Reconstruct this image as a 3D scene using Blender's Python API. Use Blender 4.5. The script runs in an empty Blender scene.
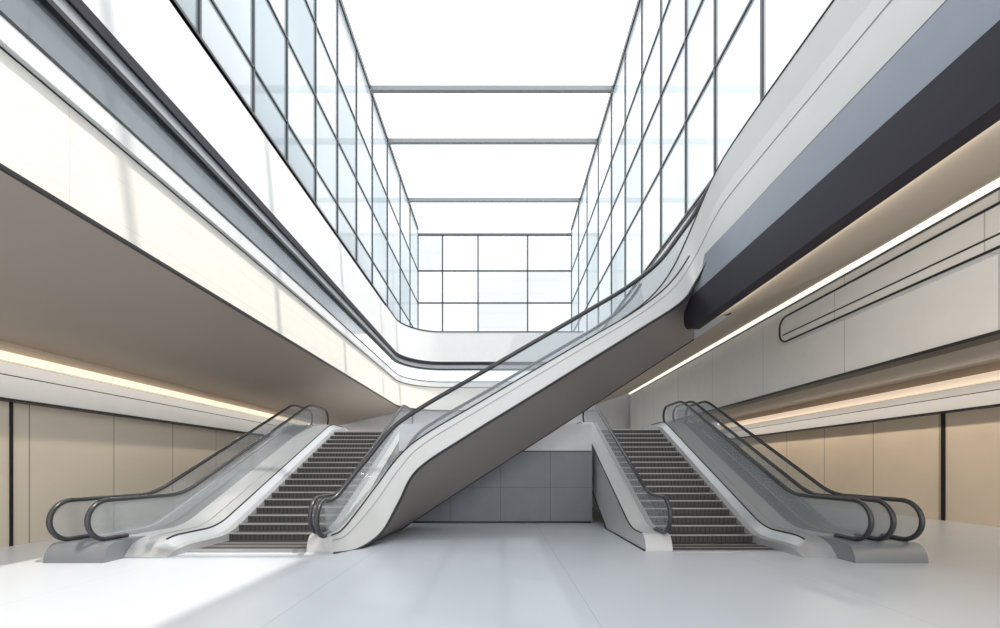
import bpy, math, random
from mathutils import Vector
S=bpy.context.scene
random.seed(4)
try:
    S.view_settings.view_transform='Standard'
except Exception: pass

# ------------------------------------------------------------ materials
def mat(name,col,rough=.5,metal=0,emit=None,es=0,noise=0.0,nscale=3,seam=None,spec=.5):
    m=bpy.data.materials.new(name); m.use_nodes=True
    n=m.node_tree.nodes; l=m.node_tree.links; b=n['Principled BSDF']
    b.inputs['Roughness'].default_value=rough; b.inputs['Metallic'].default_value=metal
    b.inputs['Specular IOR Level'].default_value=spec
    b.inputs['Base Color'].default_value=(*col,1)
    if emit: 
        b.inputs['Emission Color'].default_value=(*emit,1); b.inputs['Emission Strength'].default_value=es
    tc=n.new('ShaderNodeTexCoord'); out=None
    if noise>0:
        no=n.new('ShaderNodeTexNoise'); no.inputs['Scale'].default_value=nscale; no.inputs['Detail'].default_value=4
        l.new(tc.outputs['Object'],no.inputs['Vector'])
        r=n.new('ShaderNodeValToRGB'); r.color_ramp.elements[0].position=.3; r.color_ramp.elements[1].position=.7
        r.color_ramp.elements[0].color=(*[c*(1-noise) for c in col],1); r.color_ramp.elements[1].color=(*[min(1,c*(1+noise)) for c in col],1)
        l.new(no.outputs['Fac'],r.inputs['Fac']); out=r.outputs['Color']; l.new(out,b.inputs['Base Color'])
    if seam:
        sep=n.new('ShaderNodeSeparateXYZ'); l.new(tc.outputs['Object'],sep.inputs[0])
        acc=None
        for ax,per,off,hw in seam[0]:
            a=n.new('ShaderNodeMath'); a.operation='ADD'; a.inputs[1].default_value=-off+100*per
            l.new(sep.outputs[ax],a.inputs[0])
            mo=n.new('ShaderNodeMath'); mo.operation='MODULO'; mo.inputs[1].default_value=per; l.new(a.outputs[0],mo.inputs[0])
            lt=n.new('ShaderNodeMath'); lt.operation='LESS_THAN'; lt.inputs[1].default_value=hw*2; l.new(mo.outputs[0],lt.inputs[0])
            if acc is None: acc=lt.outputs[0]
            else:
                mx=n.new('ShaderNodeMath'); mx.operation='MAXIMUM'; l.new(acc,mx.inputs[0]); l.new(lt.outputs[0],mx.inputs[1]); acc=mx.outputs[0]
        mix=n.new('ShaderNodeMix'); mix.data_type='RGBA'; l.new(acc,mix.inputs[0])
        if out: l.new(out,mix.inputs[6])
        else: mix.inputs[6].default_value=(*col,1)
        mix.inputs[7].default_value=(*seam[1],1); l.new(mix.outputs[2],b.inputs['Base Color'])
    return m
def glassmat(name,tint,refl=.35,rough=.02,transl=None,tfac=0,dif=None,dfac=0,var=.1):
    m=bpy.data.materials.new(name); m.use_nodes=True; n=m.node_tree.nodes; l=m.node_tree.links; n.clear()
    o=n.new('ShaderNodeOutputMaterial'); t=n.new('ShaderNodeBsdfTransparent'); g=n.new('ShaderNodeBsdfGlossy')
    tc=n.new('ShaderNodeTexCoord'); no=n.new('ShaderNodeTexNoise'); no.inputs['Scale'].default_value=.3; no.inputs['Detail'].default_value=0
    l.new(tc.outputs['Object'],no.inputs['Vector'])
    r=n.new('ShaderNodeValToRGB'); r.color_ramp.elements[0].position=.35; r.color_ramp.elements[1].position=.65
    r.color_ramp.elements[0].color=(*[c*(1-var) for c in tint],1); r.color_ramp.elements[1].color=(*[min(1,c*(1+var)) for c in tint],1)
    l.new(no.outputs['Fac'],r.inputs['Fac']); l.new(r.outputs['Color'],t.inputs['Color'])
    g.inputs['Roughness'].default_value=rough
    base=t
    if transl:
        d=n.new('ShaderNodeBsdfTranslucent'); d.inputs['Color'].default_value=(*transl,1)
        m2=n.new('ShaderNodeMixShader'); m2.inputs[0].default_value=tfac; l.new(base.outputs[0],m2.inputs[1]); l.new(d.outputs[0],m2.inputs[2]); base=m2
    if dif:
        d=n.new('ShaderNodeBsdfDiffuse'); d.inputs['Color'].default_value=(*dif,1)
        m2=n.new('ShaderNodeMixShader'); m2.inputs[0].default_value=dfac; l.new(base.outputs[0],m2.inputs[1]); l.new(d.outputs[0],m2.inputs[2]); base=m2
    lw=n.new('ShaderNodeLayerWeight'); lw.inputs['Blend'].default_value=.5
    p=n.new('ShaderNodeMath'); p.operation='POWER'; p.inputs[1].default_value=3.5; l.new(lw.outputs['Facing'],p.inputs[0])
    q=n.new('ShaderNodeMath'); q.operation='MULTIPLY_ADD'; q.inputs[1].default_value=refl; q.inputs[2].default_value=.03; l.new(p.outputs[0],q.inputs[0])
    mx=n.new('ShaderNodeMixShader'); l.new(q.outputs[0],mx.inputs[0]); l.new(base.outputs[0],mx.inputs[1]); l.new(g.outputs[0],mx.inputs[2])
    l.new(mx.outputs[0],o.inputs['Surface'])
    return m

M={}
M['floor']=mat('floor_stone',(.53,.565,.61),.30,noise=.02,nscale=.6,seam=([(0,3.2,.95,.007),(1,6.4,2.0,.007)],(.42,.45,.49)))
M['cream']=mat('cream_panel',(.80,.765,.70),.45,noise=.02,seam=([(1,4.8,.3,.006),(2,.62,.08,.004)],(.64,.61,.56)))
M['white']=mat('white_panel',(.70,.70,.70),.4,noise=.015)
M['shell']=mat('pale_grey_parapet',(.52,.52,.515),.35,noise=.02,nscale=.6)
M['whitep']=mat('white_seamed_panel',(.80,.785,.76),.4,noise=.02,seam=([(1,2.7,.6,.01)],(.50,.49,.48)))
M['lgrey']=mat('light_grey_wall',(.60,.61,.62),.5,noise=.02)
M['grey']=mat('grey_metal_panel',(.36,.37,.39),.35,.2,noise=.03)
M['slate']=mat('slate_panel',(.165,.175,.195),.45,noise=.05,seam=([(0,1.36,.0,.008),(2,.97,0,.008)],(.09,.09,.10)))
M['slateband']=mat('slate_band',(.25,.275,.32),.28,.2,noise=.03)
M['charcoal']=mat('charcoal_metal',(.020,.018,.027),.5,spec=.25)
M['black']=mat('black_trim',(.012,.012,.014),.4)
M['rail']=mat('handrail_rubber',(.035,.036,.04),.25)
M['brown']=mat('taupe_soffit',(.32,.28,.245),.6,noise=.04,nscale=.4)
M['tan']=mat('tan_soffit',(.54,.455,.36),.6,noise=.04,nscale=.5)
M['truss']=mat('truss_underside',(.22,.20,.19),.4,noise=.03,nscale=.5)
M['wallL']=mat('beige_wood_panel',(.76,.665,.54),.5,noise=.04,nscale=.8,seam=([(1,1.75,.98,.010)],(.3,.25,.19)))
M['wallR']=mat('warm_wood_panel',(.84,.71,.55),.5,noise=.04,nscale=.8,seam=([(1,2.05,1.3,.012)],(.35,.27,.18)))
M['lampw']=mat('warm_light_strip',(.7,.6,.48),emit=(1,.80,.60),es=.62)
M['lampn']=mat('neutral_light_strip',(1,1,1),emit=(1,.93,.84),es=.9)
M['riser']=mat('step_riser',(.065,.06,.06),.5,.3,seam=([(0,.09,0,.012)],(.03,.028,.028)))
M['tread']=mat('step_tread',(.36,.35,.35),.4,.5)
M['deck']=mat('brushed_deck',(.42,.435,.45),.3,.35,noise=.02)
M['base']=mat('escalator_base_metal',(.21,.225,.245),.35,.3)
M['clad']=mat('escalator_cladding',(.52,.52,.515),.35,.1,noise=.02)
M['flank']=mat('white_escalator_flank',(.58,.58,.57),.3,.05,noise=.015)
M['beam']=mat('roof_beam_grey',(.20,.21,.22),.5)
M['mull']=mat('window_mullion',(.05,.058,.065),.4,.3)
M['glass']=glassmat('tinted_window_glass',(.29,.315,.33),refl=.35,transl=(.50,.555,.58),tfac=.5,var=.15)
M['glass2']=glassmat('tinted_glass_pale_reflection',(.345,.37,.38),refl=.35,transl=(.58,.625,.64),tfac=.5,var=.15)
M['glass3']=glassmat('tinted_glass_dark_reflection',(.22,.25,.265),refl=.35,transl=(.42,.48,.51),tfac=.5,var=.15)
M['glassb']=glassmat('back_window_glass',(.36,.375,.38),refl=.2,transl=(.6,.62,.63),tfac=.3,var=.06)
M['glassb2']=glassmat('back_window_glass_clear',(.41,.42,.42),refl=.2,transl=(.64,.65,.65),tfac=.3,var=.06)
M['bal']=glassmat('balustrade_glass',(.80,.83,.85),refl=.35,dif=(.52,.55,.58),dfac=.26,var=.03)

# ------------------------------------------------------------ helpers
def root(name):
    e=bpy.data.objects.new(name,None); S.collection.objects.link(e); return e
def mesh(name,v,f,m,parent=None,smooth=False,mi=None,mats=None):
    me=bpy.data.meshes.new(name); me.from_pydata([tuple(p) for p in v],[],f)
    for mm in (mats or [m]): me.materials.append(mm)
    if mi:
        for p,i in zip(me.polygons,mi): p.material_index=i
    me.update()
    import bmesh
    bm=bmesh.new(); bm.from_mesh(me); bmesh.ops.recalc_face_normals(bm,faces=bm.faces); bm.to_mesh(me); bm.free()
    if smooth:
        for p in me.polygons: p.use_smooth=True
    o=bpy.data.objects.new(name,me); S.collection.objects.link(o)
    if parent: o.parent=parent
    if smooth:
        md=o.modifiers.new('es','EDGE_SPLIT'); md.split_angle=math.radians(28)
    return o
BF=[(0,1,2,3),(4,7,6,5),(0,4,5,1),(1,5,6,2),(2,6,7,3),(3,7,4,0)]
def bx(x0,x1,y0,y1,z0,z1): return [(x0,y0,z0),(x1,y0,z0),(x1,y1,z0),(x0,y1,z0),(x0,y0,z1),(x1,y0,z1),(x1,y1,z1),(x0,y1,z1)]
def boxes(name,lst,m,parent=None,bev=0,mats=None,mi=None):
    v=[];f=[];k=[]
    for j,b in enumerate(lst):
        n=len(v); v+=bx(*b); f+=[tuple(i+n for i in q) for q in BF]
        if mi: k+=[mi[j]]*6
    o=mesh(name,v,f,m,parent,mi=k or None,mats=mats)
    if bev:
        md=o.modifiers.new('b','BEVEL'); md.width=bev; md.segments=3
    return o
def loft(name,secs,m,parent=None,smooth=True):
    n=len(secs[0]); v=[p for s in secs for p in s]; f=[]
    for i in range(len(secs)-1):
        for j in range(n):
            a=i*n+j;b=i*n+(j+1)%n; f.append((a,b,b+n,a+n))
    f.append(tuple(range(n))); f.append(tuple((len(secs)-1)*n+j for j in range(n)))
    return mesh(name,v,f,m,parent,smooth)
def sheet(name,A,B,m,parent=None):
    v=list(A)+list(B); n=len(A)
    return mesh(name,v,[(i,i+1,n+i+1,n+i) for i in range(n-1)],m,parent)
def tube(name,pts,r,m,parent,cyc=False,flat=None):
    c=bpy.data.curves.new(name,'CURVE'); c.dimensions='3D'; c.bevel_depth=r; c.bevel_resolution=3; c.use_fill_caps=True
    s=c.splines.new('POLY'); s.points.add(len(pts)-1)
    for i,p in enumerate(pts): s.points[i].co=(*p,1)
    s.use_cyclic_u=cyc; c.materials.append(m)
    o=bpy.data.objects.new(name,c); S.collection.objects.link(o); o.parent=parent; return o
def crom(P,n=8):
    P=[Vector(p) for p in P]; Q=[P[0]*2-P[1]]+P+[P[-1]*2-P[-2]]; out=[]
    for i in range(1,len(Q)-2):
        for k in range(n):
            t=k/n; a,b,c,d=Q[i-1:i+3]
            out.append(.5*((2*b)+(c-a)*t+(2*a-5*b+4*c-d)*t*t+(3*b-a-3*c+d)*t**3))
    out.append(Q[-2]); return out
def sweep(name,path,prof,m,parent=None):
    secs=[]
    for i,p in enumerate(path):
        a=path[max(0,i-1)]; b=path[min(len(path)-1,i+1)]
        d=Vector((b[0]-a[0],b[1]-a[1])).normalized(); nx,ny=-d.y,d.x
        secs.append([(p[0]+nx*u,p[1]+ny*u,z) for u,z in prof])
    return loft(name,secs,m,parent)
def rect(u0,u1,z0,z1): return [(u0,z0),(u1,z0),(u1,z1),(u0,z1)]

Y0=-5.0; YB=23.0; YW=26.8; ZR=17.5
XL=-5.5; XR=4.8; WL=-9.4; WR=12.7

# ------------------------------------------------------------ floor / walls
boxes('floor',[(-13,16,Y0-3,28,-.2,0)],M['floor'])
r=root('wall_left')
boxes('panels',[(WL-.2,WL,Y0,YB,0,2.8)],M['wallL'],r)
boxes('bulkhead',[(WL-.2,WL+.25,Y0,YB,2.8,3.22)],M['lgrey'],r)
boxes('bulkhead_step',[(WL-.2,WL+.12,Y0,YB,3.26,3.5)],M['lgrey'],r)
boxes('backing',[(WL-.2,WL+.0,Y0,YB,3.2,4.0)],M['tan'],r)
boxes('shadow_gaps',[(WL-.1,WL+.27,Y0,YB,2.76,2.80),(WL-.1,WL+.14,Y0,YB,3.22,3.26),(WL-.05,WL+.02,7.66,7.71,0,2.8)],M['black'],r)
boxes('upper_wall',[(WL-.2,WL,Y0,YB,4.0,6.4),(WL-.2,WL,Y0,YB,9.0,9.4)],M['lgrey'],r)
r=root('light_strip')
boxes('strip',[(WL+.02,WL+.16,Y0,YB,3.52,3.68)],M['lampw'],r)
r=root('wall_right')
boxes('panels',[(WR,WR+.2,Y0,YB,0,3.1)],M['wallR'],r)
boxes('bulkhead',[(WR-.25,WR+.2,Y0,YB,3.1,3.45)],M['lgrey'],r)
boxes('bulkhead_step',[(WR-.12,WR+.2,Y0,YB,3.49,3.7)],M['lgrey'],r)
boxes('backing',[(WR,WR+.2,Y0,YB,3.4,8.2)],M['tan'],r)
boxes('shadow_gaps',[(WR-.27,WR+.1,Y0,YB,3.06,3.1),(WR-.14,WR+.1,Y0,YB,3.45,3.49),(WR-.03,WR+.1,11.4,11.5,0,3.1)],M['black'],r)
r=root('light_strip')
boxes('strip',[(WR-.2,WR-.02,Y0,YB,3.73,3.95)],M['lampw'],r)

boxes('wall_back',[(WL,WR,YB+.35,YB+.6,0,6.4)],M['lgrey'])
r=root('mezzanine_landing')
boxes('slab',[(-7.6,7.0,15.05,YB+.2,2.5,2.7)],M['lgrey'],r)
boxes('front_wall',[(-7.6,7.0,15.05,15.2,0,2.5)],M['lgrey'],r)
r=root('mezzanine_landing')
boxes('slab',[(-2.75,2.5,10.95,15.04,2.5,2.7)],M['lgrey'],r)
boxes('front_wall',[(-2.75,2.5,10.9,11.1,1.95,2.7)],M['lgrey'],r)
boxes('slate_cladding',[(-2.75,2.5,10.85,11.1,0.06,1.94)],M['slate'],r)
boxes('plinth_gap',[(-2.75,2.5,10.9,11.1,0,0.06),(-2.75,2.5,10.87,11.1,1.94,1.97)],M['black'],r)
boxes('side_walls',[(-2.75,-2.6,11,15.04,0,2.5),(2.35,2.5,11,15.04,0,2.5)],M['lgrey'],r)

# ------------------------------------------------------------ left gallery (wraps round the back)
path=[(XL,Y0)]+[(XL,y) for y in range(-3,21,2)]
R=2.2
for i in range(0,13):
    a=math.pi-i/12*math.pi/2
    path.append((XL+R+R*math.cos(a),YB-R+R*math.sin(a)))
path+= [(-1,YB),(2,YB),(XR,YB)]
r=root('gallery_balcony')
sweep('fascia',path,rect(0,.3,4.84,6.12),M['cream'],r)
sweep('lower_edge_trim',path,rect(-.03,.3,4.79,4.84),M['black'],r)
sweep('cap_shadow_line',path,rect(-.01,.3,6.12,6.15),M['black'],r)
sweep('cap_band',path,rect(-.08,.3,6.15,6.42),M['white'],r)
sweep('cap_line',path,rect(-.09,.3,6.42,6.46),M['black'],r)
g_in=[];g_out=[]
for i,p in enumerate(path):
    a=path[max(0,i-1)]; b=path[min(len(path)-1,i+1)]
    d=Vector((b[0]-a[0],b[1]-a[1])).normalized(); g_in.append((p[0]-d.y*.05,p[1]+d.x*.05,6.46)); g_out.append((p[0]-d.y*.05,p[1]+d.x*.05,7.12))
sheet('balustrade_glass',g_in,g_out,M['bal'],r)
sweep('handrail',path,rect(-.05,.12,7.12,7.2),M['black'],r)
sweep('rail_panel',path,rect(.0,.12,7.2,7.42),M['grey'],r)
sweep('rail_line',path,rect(-.05,.3,7.42,7.6),M['charcoal'],r)
sweep('upper_band',path,rect(-.05,.3,7.6,9.28),M['white'],r)
sweep('upper_band_line',path,rect(-.07,.3,9.28,9.34),M['black'],r)
boxes('floor_slab',[(WL,XL+.05,Y0,YB,6.14,6.40)],M['lgrey'],r)
boxes('roof_slab',[(WL,XL+.05,Y0,YB,9.2,9.32),(XL-.5,XR,YB+.2,YW,9.2,9.32)],M['white'],r)
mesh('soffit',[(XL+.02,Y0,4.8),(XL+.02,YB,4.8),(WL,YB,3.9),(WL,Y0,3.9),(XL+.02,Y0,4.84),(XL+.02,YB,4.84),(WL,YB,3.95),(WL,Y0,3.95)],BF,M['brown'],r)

# ------------------------------------------------------------ windows
def glazing(name,axis,C,zs,us,gms,w,t):
    rr=root(name)
    P=(lambda u,z:(C,u,z)) if axis=='y' else (lambda u,z:(u,C,z))
    v=[];f=[];k=[]
    for i in range(len(us)-1):
        for j in range(len(zs)-1):
            n=len(v); v+=[P(us[i],zs[j]),P(us[i+1],zs[j]),P(us[i+1],zs[j+1]),P(us[i],zs[j+1])]; f.append((n,n+1,n+2,n+3)); k.append(random.choices(range(len(gms)),w)[0])
    mesh('glass',v,f,None,rr,mi=k,mats=gms)
    if axis=='y': L=[(C-.04,C+.04,us[0],us[-1],z-t,z+t) for z in zs]+[(C-.04,C+.04,y-t,y+t,zs[0],zs[-1]) for y in us]
    else: L=[(us[0],us[-1],C-.04,C+.04,z-t,z+t) for z in zs]+[(x-t,x+t,C-.04,C+.04,zs[0],zs[-1]) for x in us]
    boxes('mullions',L,M['mull'],rr); return rr
ysL=[-5,-3,-1,.6,2.2,3.9,5.6,7.3,8.9,10.3,11.9,13.5,15.3,17.2,19.5,22.,24.4,YW]
G=[M['glass'],M['glass2'],M['glass3']]  # glass tints mixed pane by pane, imitating varied reflections in colour
glazing('window_1','y',XL,[9.32,10.4,12.55,14.7,ZR],ysL,G,(3,2,2),.024)
glazing('window_2','y',XR,[8.0,10.4,12.55,14.7,ZR],ysL,G,(3,3,2),.024)
glazing('window_3','x',YW,[9.32,10.4,12.55,14.7,17.1],[XL,-3.85,-1.47,1.85,XR],[M['glassb'],M['glassb2']],(1,1),.04)
glazing('window_4','y',WL-.1,[6.4,7.7,9.0],[-5,-3,-1,1,3,5,7,9,11,13,15,17,19,21,23],G,(3,1,2),.03)
r=root('skylight_frame')
Ys=[-4,0,4,8,12.3,16.9,19.6,23.9]
boxes('beams',[(XL,XR,y-.08,y+.08,ZR-.1,ZR+.1) for y in Ys]+[(XL,XR,YW-.1,YW+.1,17.1,17.2)],M['beam'],r)
boxes('edge_beams',[(XL-.15,XL+.06,Y0,YW,ZR-.06,ZR+.15),(XR-.06,XR+.15,Y0,YW,ZR-.06,ZR+.15)],M['mull'],r)

# ------------------------------------------------------------ right side
r=root('gallery_walkway')
boxes('lower_fascia',[(7.5,7.8,Y0,YB,3.56,5.7)],M['whitep'],r)
boxes('fascia_trims',[(7.44,7.8,Y0,YB,3.50,3.56),(7.47,7.6,Y0,YB,5.68,5.71)],M['black'],r)
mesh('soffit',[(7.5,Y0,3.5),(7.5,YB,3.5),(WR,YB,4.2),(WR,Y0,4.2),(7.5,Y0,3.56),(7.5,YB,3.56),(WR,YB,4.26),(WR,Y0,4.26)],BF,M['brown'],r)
def slab_round(name,x0,x1,y0,y1,z0,z1,rad,m,parent,end='max'):
    pts=[(y0,z0),(y1-rad,z0)]
    for i in range(1,9):
        a=-math.pi/2+i/8*math.pi/2; pts.append((y1-rad+rad*math.cos(a),z0+rad+rad*math.sin(a)))
    for i in range(0,9):
        a=i/8*math.pi/2; pts.append((y1-rad+rad*math.cos(a),z1-rad+rad*math.sin(a)))
    pts.append((y0,z1))
    return loft(name,[[(x0,y,z) for y,z in pts],[(x1,y,z) for y,z in pts]],m,parent),pts
_,pp=slab_round('parapet',7.28,7.52,Y0,10.4,4.72,5.36,.25,M['whitep'],r)
tube('parapet_outline',[(7.27,y,z) for y,z in pp],.022,M['black'],r)
boxes('parapet_seam',[(7.265,7.3,Y0,10.3,4.9,4.925)],M['black'],r)
boxes('floor_slab',[(7.6,WR,Y0,YB,5.72,5.85)],M['tan'],r)
r2=root('light_strip')
boxes('strip',[(7.40,7.5,Y0,YB,5.72,5.82)],M['lampn'],r2)

r=root('upper_balcony')
mesh('soffit',[(4.0,Y0,4.40),(4.0,8.3,4.40),(7.5,8.3,5.84),(7.5,Y0,5.84),(4.0,Y0,4.5),(4.0,8.3,4.5),(7.5,8.3,5.92),(7.5,Y0,5.92)],BF,M['tan'],r)
mesh('rear_soffit',[(XR,8.3,4.9),(XR,YB,4.9),(7.5,YB,5.84),(7.5,8.3,5.84),(XR,8.3,5.0),(XR,YB,5.0),(7.5,YB,5.92),(7.5,8.3,5.92)],BF,M['tan'],r)
boxes('window_sill_wall',[(XR,XR+.2,10.3,YB,4.9,7.95),(XR,XR+.2,Y0,10.3,5.95,7.95)],M['white'],r)
boxes('roof_slab',[(XR,WR,Y0,YB,7.9,8.0)],M['white'],r)
boxes('floor',[(4.0,XR,Y0,8.3,5.4,5.55)],M['lgrey'],r)
_,pc=slab_round('charcoal_girder',3.88,4.08,Y0,8.45,4.34,4.98,.3,M['charcoal'],r)
slab_round('slate_band',3.94,4.5,Y0,8.3,4.98,5.62,.12,M['slateband'],r)
boxes('girder_end',[(4.08,4.8,8.3,8.4,4.7,5.5)],M['charcoal'],r)

# ------------------------------------------------------------ crossing escalator
rd=root('crossing_escalator')
rail=crom([(-2.98,6.95,.93),(-2.9,7.25,.98),(-2.6,7.75,1.6),(-2.15,7.97,2.3),(-1.6,8,2.72),(-.5,8,3.36),(.6,8,4.0),(1.7,8,4.64),(2.6,8,5.18),(3.25,8,5.72),(3.72,7.9,6.42),(3.96,7.45,7.0),(4.0,6.8,7.18),(4,5,7.2),(4,2,7.2),(4,-1.5,7.2),(4,Y0,7.2)],6)
deck=crom([(-2.95,7.0,.32),(-2.85,7.35,.42),(-2.45,7.8,1.1),(-2.0,7.97,1.75),(-1.5,8,2.17),(-.45,8,2.79),(.65,8,3.44),(1.75,8,4.08),(2.75,8,4.67),(3.4,8,5.2),(3.8,7.88,5.8),(3.97,7.4,6.35),(4.0,6.8,6.5),(4,5,6.52),(4,2,6.52),(4,-1.5,6.52),(4,Y0,6.52)],6)
bot=crom([(-2.92,7.0,.0),(-2.62,7.4,.0),(-2.3,7.8,.25),(-2.02,7.97,.8),(-1.65,8,1.46),(-.7,8,2.11),(.5,8,2.85),(1.6,8,3.53),(2.7,8,4.21),(3.6,8,4.79),(3.9,7.95,5.2),(3.98,7.4,5.55),(4.0,6.8,5.64),(4,5,5.66),(4,2,5.66),(4,-1.5,5.66),(4,Y0,5.66)],6)
def off(c,d):
    out=[]
    for i,p in enumerate(c):
        a=c[max(0,i-1)]; b=c[min(len(c)-1,i+1)]; t=Vector((b.x-a.x,b.y-a.y)); t=t.normalized() if t.length>1e-6 else Vector((0,-1))
        nrm=Vector((-t.y,t.x)); out.append(Vector((p.x+nrm.x*d,p.y+nrm.y*d,p.z)))
    return out
def band(name,A,B,th,m,parent):
    A2=off(A,th);B2=off(B,th)
    return loft(name,[[a,b,b2,a2] for a,b,b2,a2 in zip(A,B,B2,A2)],m,parent)
band('near_flank',bot,deck,.22,M['flank'],rd)
ra=off(rail,.1); da=off(deck,.1)
sheet('near_glass',da,ra,M['bal'],rd)
k0=next(i for i,p in enumerate(deck) if p.x>2.3)
A=deck[k0:]; B=[]
for i,(d_,r_) in enumerate(zip(deck[k0:],rail[k0:])):
    t=min(1,i/22.); t=t*t*(3-2*t)*.84+.02; B.append(d_.lerp(r_,t))
band('swept_parapet',A,B,.08,M['shell'],rd)
tube('parapet_edge',B,.014,M['black'],rd)
tube('near_handrail',[p for p in ra],.045,M['rail'],rd)
tube('near_deck_edge',deck[:k0+14],.014,M['black'],rd)
tube('near_lower_edge',bot,.026,M['black'],rd)
mid=[a*.72+b*.28 for a,b in zip(deck,bot)]
tube('panel_joint',[p+Vector((0,0,0)) for p in mid],.01,M['grey'],rd)
def newel(x,y,z,r_=.31,dirx=0,ln=.3):
    c=z-r_; P=[(x,y+.05+ln,c-r_),(x,y+.05,c-r_)]
    for i in range(13):
        a=-math.pi/2-i/12*math.pi; P.append((x,y+.05+r_*math.cos(a),c+r_*math.sin(a)))
    return P
tube('near_newel',newel(ra[0].x,ra[0].y,.93),.045,M['rail'],rd)
nK=60
def resamp(c,n):
    L=[0]
    for i in range(1,len(c)): L.append(L[-1]+(c[i]-c[i-1]).length)
    out=[];k=0
    for j in range(n):
        t=L[-1]*j/(n-1)
        while k<len(L)-2 and L[k+1]<t: k+=1
        u=(t-L[k])/max(1e-9,L[k+1]-L[k]); out.append(c[k].lerp(c[k+1],u))
    return out
botI=resamp([p for p in bot if p.y>7.3 and p.z<5.25],nK)
keel=resamp(crom([(-2.5,9.7,0),(-2.35,9.7,.05),(-1.2,9.7,.80),(1.6,9.7,2.60),(4.7,9.7,4.62)],8),nK)
far=[Vector((k.x,10.25,k.z+.35)) for k in keel]
up=[Vector((k.x,10.25,k.z+1.0)) for k in keel]
upn=[Vector((b.x,max(b.y,7.9)+.25,b.z+.12)) for b in botI]
loft('truss_body',[[a+Vector((0,.02,0)),k,f,u,n] for a,k,f,u,n in zip(botI,keel,far,up,upn)],M['truss'],rd)
tube('truss_keel_line',keel,.02,M['black'],rd)
idx=[i for i,p in enumerate(deck) if p.y>7.6 and p.x<3.7]
fd=[Vector((deck[i].x,10.2,deck[i].z)) for i in idx]; fb=[Vector((p.x,10.2,max(0,p.z-.9))) for p in fd]
fr=[Vector((rail[i].x,10.2,rail[i].z)) for i in idx]
band('far_flank',fb,fd,.1,M['flank'],rd); sheet('far_glass',fd,fr,M['bal'],rd); tube('far_handrail',fr,.04,M['rail'],rd)
L=[];mi=[]
for i in range(19):
    x=-1.5+i*.22; z=2.04+i*.22*.585
    L.append((x,x+.24,8.3,10.1,z-.14,z)); mi.append(0); L.append((x-.01,x+.04,8.3,10.1,z-.02,z+.005)); mi.append(1)
boxes('steps',L,None,rd,mats=[M['riser'],M['tread']],mi=mi)
boxes('top_landing',[(2.9,4.9,8.5,10.2,4.75,4.9)],M['lgrey'],rd)

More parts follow.
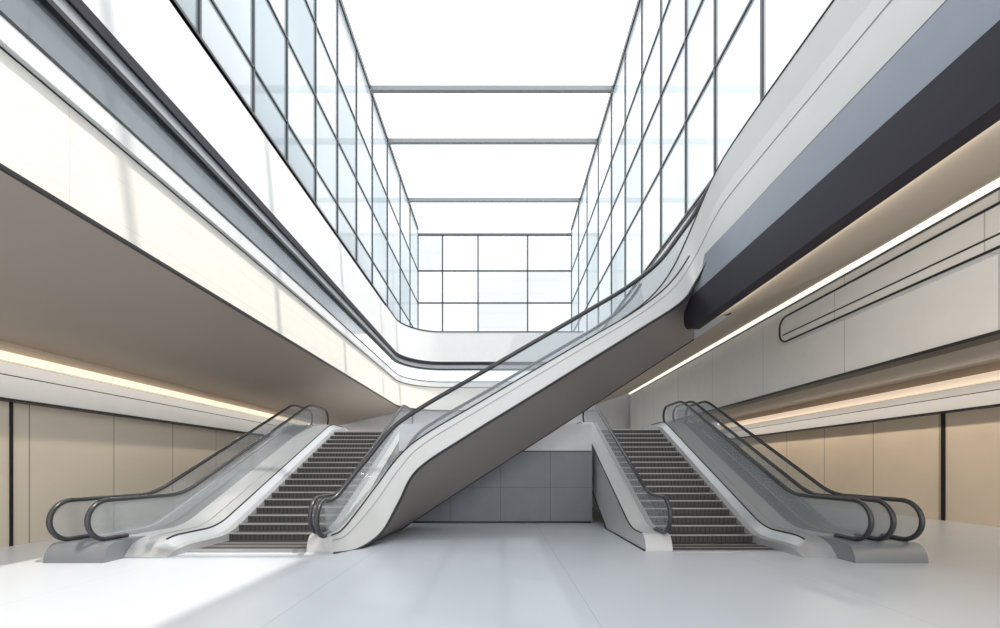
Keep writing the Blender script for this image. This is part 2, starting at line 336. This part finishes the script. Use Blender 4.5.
# ------------------------------------------------------------ straight escalators
def escalator(name,xs0,xs1,ys,yt,H,side,rails,inner_rail,yNo,yNi,x_out,x_in,yend=15.0):
    e=root(name)
    def sp(t,r=.06):
        if t<-r: return 0
        if t>r: return t
        return (t+r)**2/(4*r)
    def zf(y):
        t=(y-ys)/(yt-ys); return H*(sp(t)-sp(t-1))
    N=18; d=(yt-ys)/N
    L=[];mi=[]
    for i in range(-3,N+3):
        y=ys+i*d; z=min(max(0,(i+1)*H/N),H)+.015
        L.append((xs0,xs1,y,y+d+.02,max(z-.32,-.05 if z<.4 else z-.32),z)); mi.append(0)
        L.append((xs0,xs1,y-.012,y+.05,z-.022,z+.004)); mi.append(1)
    L.append((xs0,xs1,yNi+.15,ys-3*d,0,.02)); mi.append(1)
    L.append((xs0,xs1,yt+3*d,yend,H-.2,H)); mi.append(1)
    boxes('steps',L,None,e,mats=[M['riser'],M['tread']],mi=mi)
    yrl=yt+1.1
    def samp(y0,y1=yrl,dd=.12):
        n=int((y1-y0)/dd)+1; return [y0+(y1-y0)*i/n for i in range(n+1)]
    def prism(nm,xa,xb,lo,hi,y0,m,y1=None,first=None):
        yy=samp(y0,y1 or yend)
        if first: yy=[y0+f for f in (0,.01,.03,.06,.1,.15)]+[y for y in yy if y>y0+.17]
        return loft(nm,[[(xa,y,lo(y)),(xb,y,lo(y)),(xb,y,hi(y)),(xa,y,hi(y))] for y in yy],m,e)
    def nose(y0,h,rr=.2):
        def f(y):
            dd=y-y0
            k=1 if dd>=rr else math.sqrt(max(0,1-(1-dd/rr)**2))
            return zf(y)+h*max(.12,k)
        return f
    bottom=lambda y: max(0,zf(y)-1.0)
    r_=.32
    def railpath(x,yN,hh=.97,y1=None):
        y1=y1 or yrl
        c=hh-r_; P=[(x,yN+r_+.35,c-r_),(x,yN+r_,c-r_)]
        for i in range(1,16):
            a=-math.pi/2-i/16*math.pi; P.append((x,yN+r_+r_*math.cos(a),c+r_*math.sin(a)))
        for y in samp(yN+r_,y1): P.append((x,y,zf(y)+hh))
        zt=zf(y1)+hh-r_
        for i in range(1,13):
            a=math.pi/2-i/12*math.pi; P.append((x,y1+r_*math.cos(a),zt+r_*math.sin(a)))
        return P
    def glasspane(nm,x,yN,base,hh=.97):
        c=hh-r_
        yy=[yN+.01+r_*(1-math.cos(i/10*math.pi/2)) for i in range(11)]+[y for y in samp(yN+r_) if y>yN+r_+.02]
        A=[];B=[]
        for y in yy:
            dd=min(r_,y-yN); s=math.sqrt(max(0,r_*r_-(r_-dd)**2))
            A.append((x,y,max(c-s,base) if y<yN+.3 else zf(y)+base)); B.append((x,y,zf(y)+c+s))
        sheet(nm,A,B,M['bal'],e)
    xa=(xs0 if side<0 else xs1)
    hd=.30
    r1=rails[0]
    lo,hi=sorted((x_out,r1-side*0.25))
    prism('outer_deck',lo,hi,bottom,nose(yNo+.0,hd),yNo+.0,M['base'],first=True)
    y0=yNo+.35; fz=nose(y0,hd+.02,.6); fl=nose(y0,.16,.6)
    xm=xa+side*.12
    secs=[]
    for y in samp(y0,yend):
        secs.append([(xa,y,bottom(y)),(r1,y,bottom(y)),(r1,y,fz(y)),(xm+side*.12,y,fz(y)-.02),(xm,y,fl(y)),(xa,y,fl(y)-.02)])
    loft('inner_deck',secs,M['deck'],e)
    tube('deck_line',[(xm+side*.12,y,fz(y)-.01) for y in samp(y0+.3)],.014,M['black'],e)
    tube('deck_line_b',[((xm+r1)/2,y,fz(y)-.003) for y in samp(y0+.3)],.009,M['grey'],e)
    for i,x in enumerate(rails):
        tube('handrail_%d'%(i+1),railpath(x,yNo+.0),.038,M['rail'],e)
        glasspane('glass_%d'%(i+1),x,yNo+.0,hd)
        tube('rail_shoe_%d'%(i+1),[(x,y,zf(y)+hd+.0) for y in samp(yNo+.4)],.02,M['grey'],e)
    xb=(xs1 if side<0 else xs0)
    lo,hi=sorted((xb,x_in))
    prism('centre_cladding',lo,hi,bottom,nose(yNi+.18,hd),yNi+.18,M['clad'],first=True)
    tube('cladding_edge',[(x_in,y,bottom(y)) for y in samp(yNi+.2)],.022,M['black'],e)
    tube('cladding_top_edge',[(x_in,y,zf(y)+hd) for y in samp(yNi+.4)],.014,M['black'],e)
    tube('handrail_0',railpath(inner_rail,yNi),.038,M['rail'],e)
    glasspane('glass_0',inner_rail,yNi,hd)
    return e
escalator('escalator',-5.55,-3.45,8.2,13.7,2.7,-1,[-6.5,-7.1],-3.3,6.3,6.95,-7.2,-3.1)
escalator('escalator',3.1,5.05,8.0,12.9,2.7,1,[5.85,6.2,6.65],2.98,6.3,7.0,6.75,2.62)

# ------------------------------------------------------------ light
def area_strip(name,x,z,energy,col,ang):
    a=bpy.data.lights.new(name,'AREA'); a.shape='RECTANGLE'; a.size=.12; a.size_y=27; a.energy=energy; a.color=col
    o=bpy.data.objects.new(name,a); S.collection.objects.link(o); o.location=(x,9,z); o.rotation_euler=(0,ang,0); return o
area_strip('cove_lamp',WL+.75,3.98,240,(1,.89,.75),math.radians(-10))
area_strip('cove_lamp',WR-.9,3.98,320,(1,.88,.73),math.radians(10))
# added fill light, hidden behind the girder to brighten the gallery fascia
o=area_strip('girder_fill_light',4.22,4.38,110,(1,.93,.82),math.radians(-76)); o.data.size_y=13; o.location.y=1.5
w=bpy.data.worlds.new('sky'); S.world=w; w.use_nodes=True
bg=w.node_tree.nodes['Background']; bg.inputs[0].default_value=(.96,.98,1,1); bg.inputs[1].default_value=2.3
s=bpy.data.lights.new('sun','SUN'); s.energy=3.6; s.angle=math.radians(.8); s.color=(1,.95,.87)
so=bpy.data.objects.new('sun',s); S.collection.objects.link(so); so.location=(10,-5,30)
so.rotation_euler=Vector((-1,.35,-2.2)).to_track_quat('-Z','Y').to_euler()
c=bpy.data.cameras.new('camera'); c.sensor_width=36; c.lens=14.4; c.shift_y=.154; c.clip_end=200
co=bpy.data.objects.new('camera',c); S.collection.objects.link(co); co.location=(0,0,1.5); co.rotation_euler=(math.radians(90),0,0)
S.camera=co
